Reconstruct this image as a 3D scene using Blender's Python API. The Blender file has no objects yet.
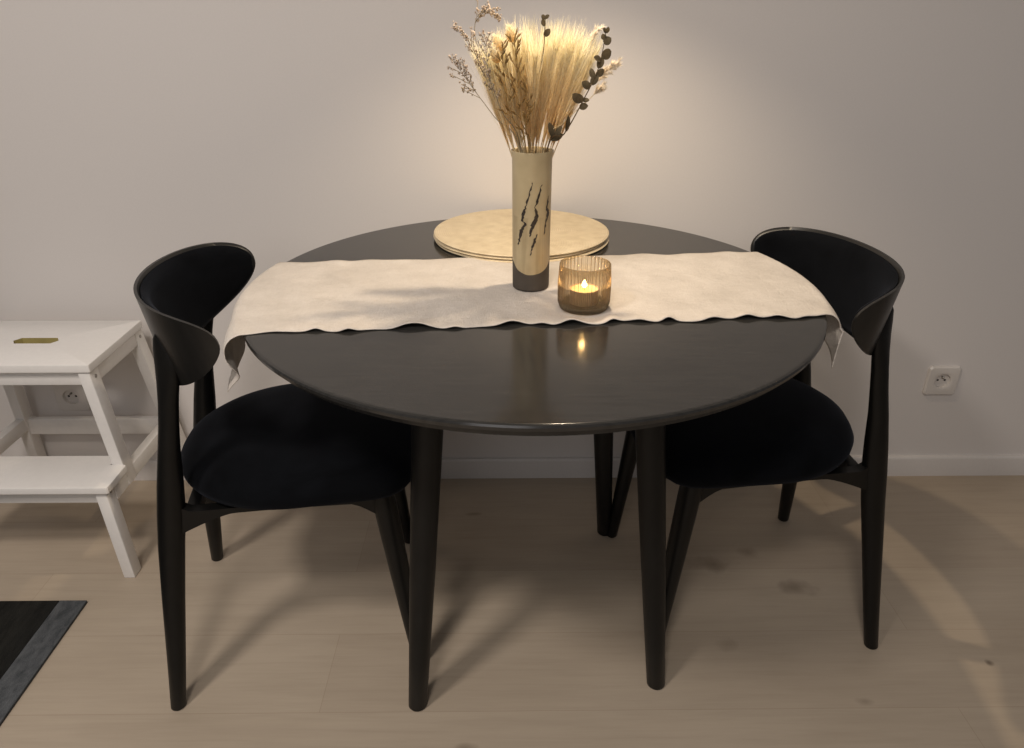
import bpy, bmesh, math, random
from mathutils import Vector, Matrix
from math import sin, cos, pi, sqrt, radians, atan2

random.seed(11)
C = bpy.context.scene.collection
SC = bpy.context.scene

# ------------------------------------------------------------------ helpers
def mesh_obj(name, bm, mats, parent=None, smooth=True, sharp=None):
    me = bpy.data.meshes.new(name)
    bmesh.ops.remove_doubles(bm, verts=bm.verts, dist=1e-6)
    bmesh.ops.recalc_face_normals(bm, faces=bm.faces)
    bm.to_mesh(me); bm.free()
    if not isinstance(mats, (list, tuple)):
        mats = [mats]
    for m in mats:
        me.materials.append(m)
    if smooth:
        for p in me.polygons:
            p.use_smooth = True
        me.set_sharp_from_angle(angle=radians(sharp if sharp else 40))
    o = bpy.data.objects.new(name, me)
    C.objects.link(o)
    if parent:
        o.parent = parent
    return o

def tag(o, label=None, cat=None, group=None, kind=None):
    if label: o['label'] = label
    if cat: o['category'] = cat
    if group: o['group'] = group
    if kind: o['kind'] = kind
    return o

def empty(name, loc=(0, 0, 0), rz=0.0):
    o = bpy.data.objects.new(name, None)
    o.empty_display_size = .05
    o.location = loc
    o.rotation_euler = (0, 0, rz)
    C.objects.link(o)
    return o

def copy_tree(o, parent=None):
    c = o.copy()
    C.objects.link(c)
    if parent: c.parent = parent
    for ch in list(o.children):
        copy_tree(ch, c)
    return c

def add_box(bm, lo, hi, bevel=0.0, seg=2):
    r = bmesh.ops.create_cube(bm, size=1.0)
    vs = r['verts']
    for v in vs:
        v.co = Vector([(lo[i] + hi[i]) / 2 + v.co[i] * (hi[i] - lo[i]) for i in range(3)])
    if bevel > 0:
        es = list({e for v in vs for e in v.link_edges})
        bmesh.ops.bevel(bm, geom=es, offset=bevel, segments=seg, affect='EDGES', profile=.5)

def add_bar(bm, p0, p1, w, d, bevel=0.003, w1=None, d1=None):
    """rectangular bar whose section keeps its x width (w) and y depth (d)"""
    w1 = w if w1 is None else w1
    d1 = d if d1 is None else d1
    p0, p1 = Vector(p0), Vector(p1)
    lo = [bm.verts.new(p0 + Vector((sx * w / 2, sy * d / 2, 0))) for sx, sy in ((-1, -1), (1, -1), (1, 1), (-1, 1))]
    hi = [bm.verts.new(p1 + Vector((sx * w1 / 2, sy * d1 / 2, 0))) for sx, sy in ((-1, -1), (1, -1), (1, 1), (-1, 1))]
    fs = [bm.faces.new(lo[::-1]), bm.faces.new(hi)]
    for i in range(4):
        j = (i + 1) % 4
        fs.append(bm.faces.new((lo[i], lo[j], hi[j], hi[i])))
    if bevel > 0:
        es = list({e for f in fs for e in f.edges})
        bmesh.ops.bevel(bm, geom=es, offset=bevel, segments=2, affect='EDGES', profile=.5)

def sweep(bm, pts, radii, n=12, cap=True, axes=None):
    """tube along pts; radii: number or (ra, rb) per point; axes: fixed (A,B) frame or None for a transported frame"""
    pts = [Vector(p) for p in pts]
    rings = []
    A = None
    for i, p in enumerate(pts):
        if axes is not None:
            a, b = Vector(axes[0]), Vector(axes[1])
        else:
            t = (pts[min(i + 1, len(pts) - 1)] - pts[max(i - 1, 0)]).normalized()
            if A is None:
                ref = Vector((0, 0, 1)) if abs(t.z) < .9 else Vector((1, 0, 0))
                A = ref.cross(t).normalized()
            else:
                A = (A - t * A.dot(t)).normalized()
            a, b = A, t.cross(A)
        r = radii[i] if isinstance(radii, (list, tuple)) else radii
        ra, rb = r if isinstance(r, (list, tuple)) else (r, r)
        rings.append([bm.verts.new(p + a * (ra * cos(2 * pi * k / n)) + b * (rb * sin(2 * pi * k / n))) for k in range(n)])
    for i in range(len(rings) - 1):
        for k in range(n):
            bm.faces.new((rings[i][k], rings[i][(k + 1) % n], rings[i + 1][(k + 1) % n], rings[i + 1][k]))
    if cap and n > 2:
        bm.faces.new(rings[0][::-1])
        bm.faces.new(rings[-1])

def lathe(bm, prof, n=64, mod=None, close=True):
    """profile of (r, z); mod(angle, r, z) -> r"""
    rings = []
    for r, z in prof:
        if r < 1e-6:
            rings.append([bm.verts.new((0, 0, z))])
        else:
            rg = []
            for k in range(n):
                a = 2 * pi * k / n
                rr = mod(a, r, z) if mod else r
                rg.append(bm.verts.new((rr * cos(a), rr * sin(a), z)))
            rings.append(rg)
    for a, b in zip(rings[:-1], rings[1:]):
        for k in range(n):
            k2 = (k + 1) % n
            if len(a) == 1 and len(b) == 1: continue
            if len(a) == 1: bm.faces.new((a[0], b[k2], b[k]))
            elif len(b) == 1: bm.faces.new((a[k], a[k2], b[0]))
            else: bm.faces.new((a[k], a[k2], b[k2], b[k]))

def smoothstep(a, b, x):
    t = min(1, max(0, (x - a) / (b - a)))
    return t * t * (3 - 2 * t)

# ------------------------------------------------------------------ materials
def nmat(name):
    m = bpy.data.materials.new(name)
    m.use_nodes = True
    nt = m.node_tree
    return m, nt, nt.nodes['Principled BSDF']

def L(nt, a, b): nt.links.new(a, b)

def ramp(nt, fac, stops):
    r = nt.nodes.new('ShaderNodeValToRGB')
    while len(r.color_ramp.elements) > 1:
        r.color_ramp.elements.remove(r.color_ramp.elements[0])
    r.color_ramp.elements[0].position = stops[0][0]
    r.color_ramp.elements[0].color = (*stops[0][1], 1)
    for p, c in stops[1:]:
        e = r.color_ramp.elements.new(p); e.color = (*c, 1)
    L(nt, fac, r.inputs['Fac'])
    return r.outputs['Color']

def coords(nt, kind='Object', scale=(1, 1, 1), loc=(0, 0, 0)):
    t = nt.nodes.new('ShaderNodeTexCoord')
    mp = nt.nodes.new('ShaderNodeMapping')
    mp.inputs['Scale'].default_value = scale
    mp.inputs['Location'].default_value = loc
    L(nt, t.outputs[kind], mp.inputs['Vector'])
    return mp.outputs['Vector']

def noise(nt, vec, scale, detail=4, rough=.5, dist=0):
    n = nt.nodes.new('ShaderNodeTexNoise')
    n.inputs['Scale'].default_value = scale
    n.inputs['Detail'].default_value = detail
    n.inputs['Roughness'].default_value = rough
    n.inputs['Distortion'].default_value = dist
    L(nt, vec, n.inputs['Vector'])
    return n.outputs['Fac']

def bump(nt, bs, h, strength=.2, dist=.01):
    b = nt.nodes.new('ShaderNodeBump')
    b.inputs['Strength'].default_value = strength
    b.inputs['Distance'].default_value = dist
    L(nt, h, b.inputs['Height'])
    L(nt, b.outputs['Normal'], bs.inputs['Normal'])

def math_n(nt, op, a, b=None, c=None):
    m = nt.nodes.new('ShaderNodeMath'); m.operation = op
    for i, v in enumerate((a, b, c)):
        if v is None: continue
        if isinstance(v, (int, float)): m.inputs[i].default_value = v
        else: L(nt, v, m.inputs[i])
    return m.outputs[0]

def mixc(nt, fac, a, b, blend='MIX'):
    m = nt.nodes.new('ShaderNodeMix'); m.data_type = 'RGBA'; m.blend_type = blend
    for s, v in ((0, fac), (6, a), (7, b)):
        if isinstance(v, (int, float)): m.inputs[s].default_value = v
        elif isinstance(v, tuple): m.inputs[s].default_value = (*v, 1)
        else: L(nt, v, m.inputs[s])
    return m.outputs[2]

def simple(name, col, rough=.5, nscale=60, var=.12, bmp=.05, coat=0, spec=.5, stretch=(1, 1, 1), kind='Object'):
    m, nt, bs = nmat(name)
    f = noise(nt, coords(nt, kind, stretch), nscale)
    d = tuple(c * (1 - var) for c in col); u = tuple(min(1, c * (1 + var)) for c in col)
    L(nt, ramp(nt, f, [(.3, d), (.7, u)]), bs.inputs['Base Color'])
    bs.inputs['Roughness'].default_value = rough
    bs.inputs['Specular IOR Level'].default_value = spec
    if coat:
        bs.inputs['Coat Weight'].default_value = coat
        bs.inputs['Coat Roughness'].default_value = .25
    if bmp: bump(nt, bs, f, bmp, .002)
    return m

# wall paint
M_WALL = simple('wall_paint', (.68, .645, .62), .75, 260, .012, .04, spec=.25)
M_TRIM = simple('white_trim_paint', (.66, .625, .60), .45, 120, .02, .02)
M_STOOL = simple('white_lacquer', (.80, .775, .745), .35, 90, .02, .02)
M_PLASTIC = simple('white_plastic', (.66, .62, .58), .35, 80, .01, 0)
M_DARKHOLE = simple('dark_hole', (.03, .025, .02), .6, 80, .1, 0)
M_METAL = simple('dull_metal', (.35, .33, .30), .35, 80, .1, 0); M_METAL.node_tree.nodes['Principled BSDF'].inputs['Metallic'].default_value = 1
M_SLOTWOOD = simple('bare_wood_slot', (.34, .28, .10), .6, 40, .1, 0)

def m_floor():
    m, nt, bs = nmat('light_oak_planks')
    v = coords(nt, 'Object', (1, 1, 1), (.35, .184, 0))
    br = nt.nodes.new('ShaderNodeTexBrick')
    br.inputs['Scale'].default_value = 1.0
    br.inputs['Brick Width'].default_value = 1.9
    br.inputs['Row Height'].default_value = .19
    br.inputs['Mortar Size'].default_value = .0007
    br.inputs['Mortar Smooth'].default_value = .3
    br.inputs['Bias'].default_value = 0
    br.inputs['Color1'].default_value = (.395, .325, .250, 1)
    br.inputs['Color2'].default_value = (.43, .36, .280, 1)
    br.inputs['Mortar'].default_value = (.35, .28, .21, 1)
    br.offset = .37
    L(nt, v, br.inputs['Vector'])
    g1 = noise(nt, coords(nt, 'Object', (1.6, 26, 1)), 2.2, 8, .62, .6)
    g2 = noise(nt, coords(nt, 'Object', (6, 120, 1)), 2.0, 5, .6)
    g3 = noise(nt, coords(nt, 'Object', (1, 2.6, 1)), 2.1, 3, .5)
    c = mixc(nt, 1.0, br.outputs['Color'], ramp(nt, g1, [(.28, (.93, .925, .915)), (.5, (1, 1, 1)), (.74, (1.05, 1.05, 1.05))]), 'MULTIPLY')
    c = mixc(nt, .25, c, ramp(nt, g2, [(.3, (.88, .87, .85)), (.7, (1.06, 1.06, 1.06))]), 'MULTIPLY')
    c = mixc(nt, .8, c, ramp(nt, g3, [(.3, (.90, .885, .87)), (.7, (1.07, 1.07, 1.07))]), 'MULTIPLY')
    # dark knots, each at its own place on the boards
    geo = nt.nodes.new('ShaderNodeNewGeometry')
    wob = nt.nodes.new('ShaderNodeTexNoise'); wob.inputs['Scale'].default_value = 22; wob.inputs['Detail'].default_value = 4
    L(nt, geo.outputs['Position'], wob.inputs['Vector'])
    for (x, y, sx, sy, k) in KNOTS:
        mp = nt.nodes.new('ShaderNodeMapping'); mp.vector_type = 'POINT'
        mp.inputs['Location'].default_value = (-x / sx, -y / sy, 0)
        mp.inputs['Scale'].default_value = (1 / sx, 1 / sy, 0)
        L(nt, geo.outputs['Position'], mp.inputs['Vector'])
        ln = nt.nodes.new('ShaderNodeVectorMath'); ln.operation = 'LENGTH'
        L(nt, mp.outputs['Vector'], ln.inputs[0])
        d = math_n(nt, 'ADD', ln.outputs['Value'], math_n(nt, 'MULTIPLY', math_n(nt, 'SUBTRACT', wob.outputs['Fac'], .5), 1.6))
        f = ramp(nt, d, [(.0, (k, k, k)), (.35, (k * .7, k * .7, k * .7)), (1.0, (0, 0, 0))])
        c = mixc(nt, f, c, (.10, .072, .048))
    L(nt, c, bs.inputs['Base Color'])
    bs.inputs['Roughness'].default_value = .46
    bs.inputs['Specular IOR Level'].default_value = .35
    bump(nt, bs, g1, .02, .002)
    return m
KNOTS = [(.490, -.357, .055, .035, .55), (.585, -.318, .03, .02, .4), (.658, -.437, .05, .03, .5),
         (.455, -.60, .03, .02, .25), (.968, -.652, .009, .009, .8), (-.075, -.83, .025, .012, .5), (-.085, -.16, .03, .008, .45),
         (.68, -.74, .02, .01, .4)]
M_FLOOR = m_floor()

def m_blackwood(name, base=.014, rough=.34, coat=0.0, bmp=.03, spec=.5):
    m, nt, bs = nmat(name)
    f = noise(nt, coords(nt, 'Object', (3, 40, 3)), 6, 6, .6)
    L(nt, ramp(nt, f, [(.3, (base * .75, base * .72, base * .68)), (.7, (base * 1.3, base * 1.25, base * 1.18))]), bs.inputs['Base Color'])
    bs.inputs['Roughness'].default_value = rough
    bs.inputs['Coat Weight'].default_value = coat
    bs.inputs['Coat Roughness'].default_value = .2
    bs.inputs['Specular IOR Level'].default_value = spec
    bump(nt, bs, f, bmp, .001)
    return m
M_TABLETOP = m_blackwood('black_stained_tabletop', .024, .15, bmp=.006)
M_TABLELEG = m_blackwood('black_stained_leg', .0055, .42, spec=.3)
M_CHAIRWOOD = m_blackwood('black_lacquered_wood', .004, .40, spec=.28)
M_SHELL = m_blackwood('black_lacquered_shell', .010, .36, .0, spec=.45)

def m_velvet():
    m, nt, bs = nmat('black_velvet')
    f = noise(nt, coords(nt, 'Object'), 9, 4, .55, .8)
    L(nt, ramp(nt, f, [(.3, (.0018, .0020, .0026)), (.72, (.0050, .0056, .0072))]), bs.inputs['Base Color'])
    bs.inputs['Roughness'].default_value = .95
    bs.inputs['Specular IOR Level'].default_value = .08
    bs.inputs['Sheen Weight'].default_value = .05
    bs.inputs['Sheen Roughness'].default_value = .45
    bs.inputs['Sheen Tint'].default_value = (.55, .62, .8, 1)
    f2 = noise(nt, coords(nt, 'Object'), 900, 2)
    bump(nt, bs, f2, .15, .001)
    return m
M_VELVET = m_velvet()

def m_linen():
    m, nt, bs = nmat('cream_linen')
    v = coords(nt, 'Object')
    w1 = noise(nt, coords(nt, 'Object', (1, 14, 1)), 90, 3, .6)
    w2 = noise(nt, coords(nt, 'Object', (14, 1, 1)), 90, 3, .6)
    w = math_n(nt, 'ADD', w1, w2)
    big = noise(nt, v, 14, 5, .6)
    c = ramp(nt, big, [(.3, (.58, .53, .475)), (.7, (.70, .645, .585))])
    c = mixc(nt, .5, c, ramp(nt, math_n(nt, 'MULTIPLY', w, .5), [(.36, (.84, .82, .79)), (.6, (1.05, 1.05, 1.05))]), 'MULTIPLY')
    L(nt, c, bs.inputs['Base Color'])
    bs.inputs['Roughness'].default_value = .95
    bs.inputs['Specular IOR Level'].default_value = .1
    crinkle = noise(nt, v, 45, 4, .6, .5)
    h = math_n(nt, 'ADD', math_n(nt, 'MULTIPLY', w, .35), crinkle)
    bump(nt, bs, h, .6, .006)
    return m
M_LINEN = m_linen()

def m_mat():
    m, nt, bs = nmat('golden_woven_mat')
    t = nt.nodes.new('ShaderNodeTexCoord')
    sp = nt.nodes.new('ShaderNodeSeparateXYZ'); L(nt, t.outputs['Object'], sp.inputs[0])
    r = math_n(nt, 'SQRT', math_n(nt, 'ADD', math_n(nt, 'POWER', sp.outputs[0], 2), math_n(nt, 'POWER', sp.outputs[1], 2)))
    an = math_n(nt, 'ARCTAN2', sp.outputs[1], sp.outputs[0])
    ring = math_n(nt, 'SINE', math_n(nt, 'MULTIPLY', r, 2 * pi / .0042))
    spoke = math_n(nt, 'SINE', math_n(nt, 'ADD', math_n(nt, 'MULTIPLY', an, 120), math_n(nt, 'MULTIPLY', r, 900)))
    h = math_n(nt, 'ADD', ring, math_n(nt, 'MULTIPLY', spoke, .6))
    n = noise(nt, t.outputs['Object'], 40, 5, .6)
    c = ramp(nt, n, [(.3, (.60, .49, .32)), (.7, (.74, .63, .44))])
    c = mixc(nt, .3, c, ramp(nt, math_n(nt, 'MULTIPLY_ADD', h, .3, .5), [(.1, (.7, .66, .6)), (.9, (1.1, 1.1, 1.1))]), 'MULTIPLY')
    L(nt, c, bs.inputs['Base Color'])
    bs.inputs['Roughness'].default_value = .5
    bs.inputs['Metallic'].default_value = .2
    bump(nt, bs, h, .25, .0015)
    return m
M_MAT = m_mat()

def m_vase():
    m, nt, bs = nmat('beige_glazed_stoneware')
    t = nt.nodes.new('ShaderNodeTexCoord')
    sp = nt.nodes.new('ShaderNodeSeparateXYZ'); L(nt, t.outputs['Object'], sp.inputs[0])
    n = noise(nt, t.outputs['Object'], 30, 4)
    st = noise(nt, coords(nt, 'Object', (1, 1, .04)), 120, 3, .6)
    # the glaze runs down to a line that sags at the front
    zb = math_n(nt, 'MULTIPLY_ADD', sp.outputs[1], .75, .053)
    d = math_n(nt, 'SUBTRACT', sp.outputs[2], math_n(nt, 'ADD', zb, math_n(nt, 'MULTIPLY', math_n(nt, 'SUBTRACT', n, .5), .006)))
    f = math_n(nt, 'GREATER_THAN', d, 0)
    beige = ramp(nt, n, [(.3, (.44, .345, .20)), (.7, (.52, .42, .25))])
    low = math_n(nt, 'LESS_THAN', sp.outputs[2], .125)
    streak = ramp(nt, st, [(.42, (.72, .70, .66)), (.55, (1, 1, 1))])
    beige2 = mixc(nt, math_n(nt, 'MULTIPLY', low, .55), beige, mixc(nt, 1.0, beige, streak, 'MULTIPLY'))
    dark = ramp(nt, n, [(.3, (.055, .045, .036)), (.7, (.08, .066, .052))])
    L(nt, mixc(nt, f, dark, beige2), bs.inputs['Base Color'])
    L(nt, math_n(nt, 'MULTIPLY_ADD', f, -.35, .75), bs.inputs['Roughness'])
    bump(nt, bs, st, .08, .002)
    return m
M_VASE = m_vase()
M_MARK = simple('black_brush_mark', (.035, .025, .018), .6, 300, .5, 0)

def m_glass():
    m = bpy.data.materials.new('amber_ribbed_glass'); m.use_nodes = True
    nt = m.node_tree; nt.nodes.clear()
    out = nt.nodes.new('ShaderNodeOutputMaterial')
    tr = nt.nodes.new('ShaderNodeBsdfTransparent')
    gl = nt.nodes.new('ShaderNodeBsdfGlossy'); gl.inputs['Roughness'].default_value = .12
    df = nt.nodes.new('ShaderNodeBsdfTranslucent'); df.inputs['Color'].default_value = (.85, .62, .34, 1)
    d2 = nt.nodes.new('ShaderNodeBsdfDiffuse'); d2.inputs['Color'].default_value = (.45, .38, .27, 1)
    lw = nt.nodes.new('ShaderNodeLayerWeight'); lw.inputs['Blend'].default_value = .35
    tc = nt.nodes.new('ShaderNodeTexCoord'); sz = nt.nodes.new('ShaderNodeSeparateXYZ'); L(nt, tc.outputs['Object'], sz.inputs[0])
    basef = ramp(nt, math_n(nt, 'MULTIPLY', sz.outputs[2], 40), [(.22, (.42, .40, .34)), (.42, (1, 1, 1))])
    tint = mixc(nt, 1.0, basef, ramp(nt, lw.outputs['Facing'], [(0, (.985, .96, .90)), (.45, (.92, .84, .69)), (.8, (.62, .51, .35)), (1, (.36, .28, .18))]), 'MULTIPLY')
    L(nt, tint, tr.inputs['Color'])
    f = noise(nt, coords(nt, 'Object'), 60, 2)
    s1 = nt.nodes.new('ShaderNodeMixShader'); s1.inputs[0].default_value = .5
    L(nt, df.outputs[0], s1.inputs[1]); L(nt, d2.outputs[0], s1.inputs[2])
    s2 = nt.nodes.new('ShaderNodeMixShader')
    L(nt, math_n(nt, 'MULTIPLY_ADD', lw.outputs['Facing'], .12, .03), s2.inputs[0])
    L(nt, tr.outputs[0], s2.inputs[1]); L(nt, s1.outputs[0], s2.inputs[2])
    s3 = nt.nodes.new('ShaderNodeMixShader')
    L(nt, math_n(nt, 'MULTIPLY_ADD', lw.outputs['Fresnel'], .5, math_n(nt, 'MULTIPLY', f, .03)), s3.inputs[0])
    L(nt, s2.outputs[0], s3.inputs[1]); L(nt, gl.outputs[0], s3.inputs[2])
    L(nt, s3.outputs[0], out.inputs[0])
    return m
M_GLASS = m_glass()
def m_wax():
    m, nt, bs = nmat('candle_wax')
    f = noise(nt, coords(nt, 'Object'), 40)
    L(nt, ramp(nt, f, [(.3, (.80, .66, .45)), (.7, (.88, .74, .52))]), bs.inputs['Base Color'])
    bs.inputs['Roughness'].default_value = .5
    bs.inputs['Emission Color'].default_value = (1, .50, .16, 1)
    bs.inputs['Emission Strength'].default_value = .05  # weak emission puts the flame's warm glow into the wax itself
    return m
M_WAX = m_wax()
M_TINCUP = simple('tin_cup', (.50, .40, .34), .4, 50, .1, 0)
def m_flame():
    m = bpy.data.materials.new('candle_flame'); m.use_nodes = True
    nt = m.node_tree; nt.nodes.clear()
    out = nt.nodes.new('ShaderNodeOutputMaterial'); em = nt.nodes.new('ShaderNodeEmission')
    t = nt.nodes.new('ShaderNodeTexCoord'); sp = nt.nodes.new('ShaderNodeSeparateXYZ'); L(nt, t.outputs['Generated'], sp.inputs[0])
    L(nt, ramp(nt, sp.outputs[2], [(0, (1, .45, .12)), (.4, (1, .72, .32)), (1, (1, .62, .22))]), em.inputs['Color'])
    em.inputs['Strength'].default_value = 22
    L(nt, em.outputs[0], out.inputs[0])
    return m
M_FLAME = m_flame()

def m_plant(name, c0, c1, transl=.45, gen_axis=2, nscale=300):
    """c0 at the foot of the thing, c1 at its tip"""
    m = bpy.data.materials.new(name); m.use_nodes = True
    nt = m.node_tree; nt.nodes.clear()
    out = nt.nodes.new('ShaderNodeOutputMaterial')
    t = nt.nodes.new('ShaderNodeTexCoord'); sp = nt.nodes.new('ShaderNodeSeparateXYZ'); L(nt, t.outputs['Generated'], sp.inputs[0])
    n = noise(nt, t.outputs['Object'], nscale, 2)
    base = ramp(nt, sp.outputs[gen_axis], [(.15, c0), (.8, c1)])
    col = mixc(nt, 1.0, base, ramp(nt, n, [(.3, (.82, .80, .78)), (.7, (1.1, 1.1, 1.1))]), 'MULTIPLY')
    d = nt.nodes.new('ShaderNodeBsdfDiffuse'); tl = nt.nodes.new('ShaderNodeBsdfTranslucent')
    L(nt, col, d.inputs['Color']); L(nt, col, tl.inputs['Color'])
    mx = nt.nodes.new('ShaderNodeMixShader'); mx.inputs[0].default_value = transl
    L(nt, d.outputs[0], mx.inputs[1]); L(nt, tl.outputs[0], mx.inputs[2])
    L(nt, mx.outputs[0], out.inputs[0])
    return m
M_PLUME = m_plant('cream_feather_grass', (.90, .72, .42), (.98, .93, .73), .62)
M_STEM = m_plant('straw_stem', (.72, .58, .36), (.80, .66, .40), .3)
M_OAT = m_plant('dry_brown_oat', (.36, .23, .09), (.44, .29, .12), .3)
M_STATICE = m_plant('pale_pinkish_flower', (.55, .44, .32), (.72, .62, .52), .3)
M_STATSTEM = m_plant('grey_green_stem', (.30, .25, .16), (.36, .30, .21), .1)
M_WHITEP = m_plant('white_fluff', (.92, .84, .70), (.96, .90, .80), .45)
M_EUC = m_plant('dark_eucalyptus_leaf', (.10, .080, .050), (.15, .12, .075), .2)
M_EUCSTEM = m_plant('brown_twig', (.13, .09, .05), (.13, .09, .05), .05)

def m_rug(name, a, b, sc):
    m, nt, bs = nmat(name)
    f = noise(nt, coords(nt, 'Object', sc), 18, 7, .7, .4)
    f2 = noise(nt, coords(nt, 'Object'), 400, 2)
    c = ramp(nt, f, [(.34, a), (.5, tuple((x + y) / 2 for x, y in zip(a, b))), (.72, b)])
    c = mixc(nt, .5, c, ramp(nt, f2, [(.3, (.8, .8, .8)), (.7, (1.15, 1.15, 1.15))]), 'MULTIPLY')
    L(nt, c, bs.inputs['Base Color'])
    bs.inputs['Roughness'].default_value = .9
    bs.inputs['Specular IOR Level'].default_value = .2
    bump(nt, bs, f2, .4, .003)
    return m
M_RUG = m_rug('black_rug_pile', (.006, .006, .0055), (.018, .018, .016), (5, 1, 1))
M_RUGBORDER = m_rug('grey_rug_border', (.045, .050, .055), (.125, .132, .14), (2.5, 1.2, 1))

# ------------------------------------------------------------------ setting
bm = bmesh.new(); add_box(bm, (-3.2, -4.2, -.05), (3.2, .012, 0))
tag(mesh_obj('floor', bm, M_FLOOR, smooth=False), kind='structure')
bm = bmesh.new(); add_box(bm, (-3.2, .012, -.05), (3.2, .13, 2.7))
tag(mesh_obj('wall_back', bm, M_WALL, smooth=False), kind='structure')
bm = bmesh.new()
prof = [(.012, 0.0), (.0, 0.0), (.0, .054), (.0015, .0595), (.004, .062), (.012, .062)]
for i in range(len(prof) - 1):
    (y0, z0), (y1, z1) = prof[i], prof[i + 1]
    bm.faces.new([bm.verts.new(p) for p in ((-3.2, y0, z0), (3.2, y0, z0), (3.2, y1, z1), (-3.2, y1, z1))])
tag(mesh_obj('baseboard_back', bm, M_TRIM, sharp=35), kind='structure')

# ------------------------------------------------------------------ rug
rug = tag(empty('rug', (-.926, -.467, 0)), 'black rug with a mottled grey side border on the oak floor', 'rug')
bm = bmesh.new(); add_box(bm, (-1.3, -1.25, 0.0005), (-.0602, 0, .007), .0015)
mesh_obj('rug_field', bm, M_RUG, rug)
bm = bmesh.new(); add_box(bm, (-.060, -1.25, 0.0005), (0, 0, .0072), .0015)
tag(mesh_obj('rug_border', bm, M_RUGBORDER, rug), 'mottled grey border strip')

# ------------------------------------------------------------------ table
TX, TY, TR, TZ = .045, -.488, .480, .745
table = tag(empty('dining_table', (TX, TY, 0)), 'round black wooden dining table with four tapered legs, between the two chairs', 'table')
bm = bmesh.new()
lathe(bm, [(0, TZ), (TR - .007, TZ), (TR - .0045, TZ), (TR - .004, TZ - .0001), (TR - .0012, TZ - .0012), (TR, TZ - .004), (TR - .0008, TZ - .009), (TR - .006, TZ - .0115), (TR - .007, TZ - .012), (TR - .012, TZ - .012), (0, TZ - .012)], 160)
mesh_obj('tabletop', bm, M_TABLETOP, table, sharp=30)
bm = bmesh.new()
lathe(bm, [(0, TZ - .0122), (TR - .014, TZ - .0122), (TR - .0115, TZ - .014), (TR - .0115, TZ - .021), (TR - .018, TZ - .025), (TR - .05, TZ - .027), (0, TZ - .027)], 160)
mesh_obj('under_rim', bm, M_TABLETOP, table, sharp=30)
bm = bmesh.new()
ROT = .094
def apron_pts(r, z):
    return [Vector((r * cos(ROT + pi / 4 + k * pi / 2), r * sin(ROT + pi / 4 + k * pi / 2), z)) for k in range(4)]
for k in range(4):
    a0 = apron_pts(.246, 0)[k]; a1 = apron_pts(.246, 0)[(k + 1) % 4]
    t = (a1 - a0).normalized(); nrm = Vector((t.y, -t.x, 0))
    vs = []
    for z in (TZ - .075, TZ - .027):
        for p, s in ((a0, 1), (a1, 1), (a1, -1), (a0, -1)):
            vs.append(bm.verts.new(p + nrm * s * .010 + Vector((0, 0, z))))
    lo, hi = vs[:4], vs[4:]
    bm.faces.new(lo[::-1]); bm.faces.new(hi)
    for i in range(4):
        j = (i + 1) % 4
        bm.faces.new((lo[i], lo[j], hi[j], hi[i]))
mesh_obj('apron', bm, M_TABLELEG, table, smooth=False)
for k in range(4):
    a = ROT + pi / 4 + k * pi / 2
    r0, r1 = .325, .240
    ox_ = -.006
    bm = bmesh.new()
    zs = [0, .003, .12, .30, .50, .66, TZ - .027]
    rr = [.0150, .0175, .0195, .0225, .0250, .0265, .0270]
    sweep(bm, [(ox_ + (r0 + (r1 - r0) * z / .718) * cos(a), (r0 + (r1 - r0) * z / .718) * sin(a), z) for z in zs], rr, 24, axes=((1, 0, 0), (0, 1, 0)))
    mesh_obj('leg', bm, M_TABLELEG, table, sharp=50)

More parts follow.
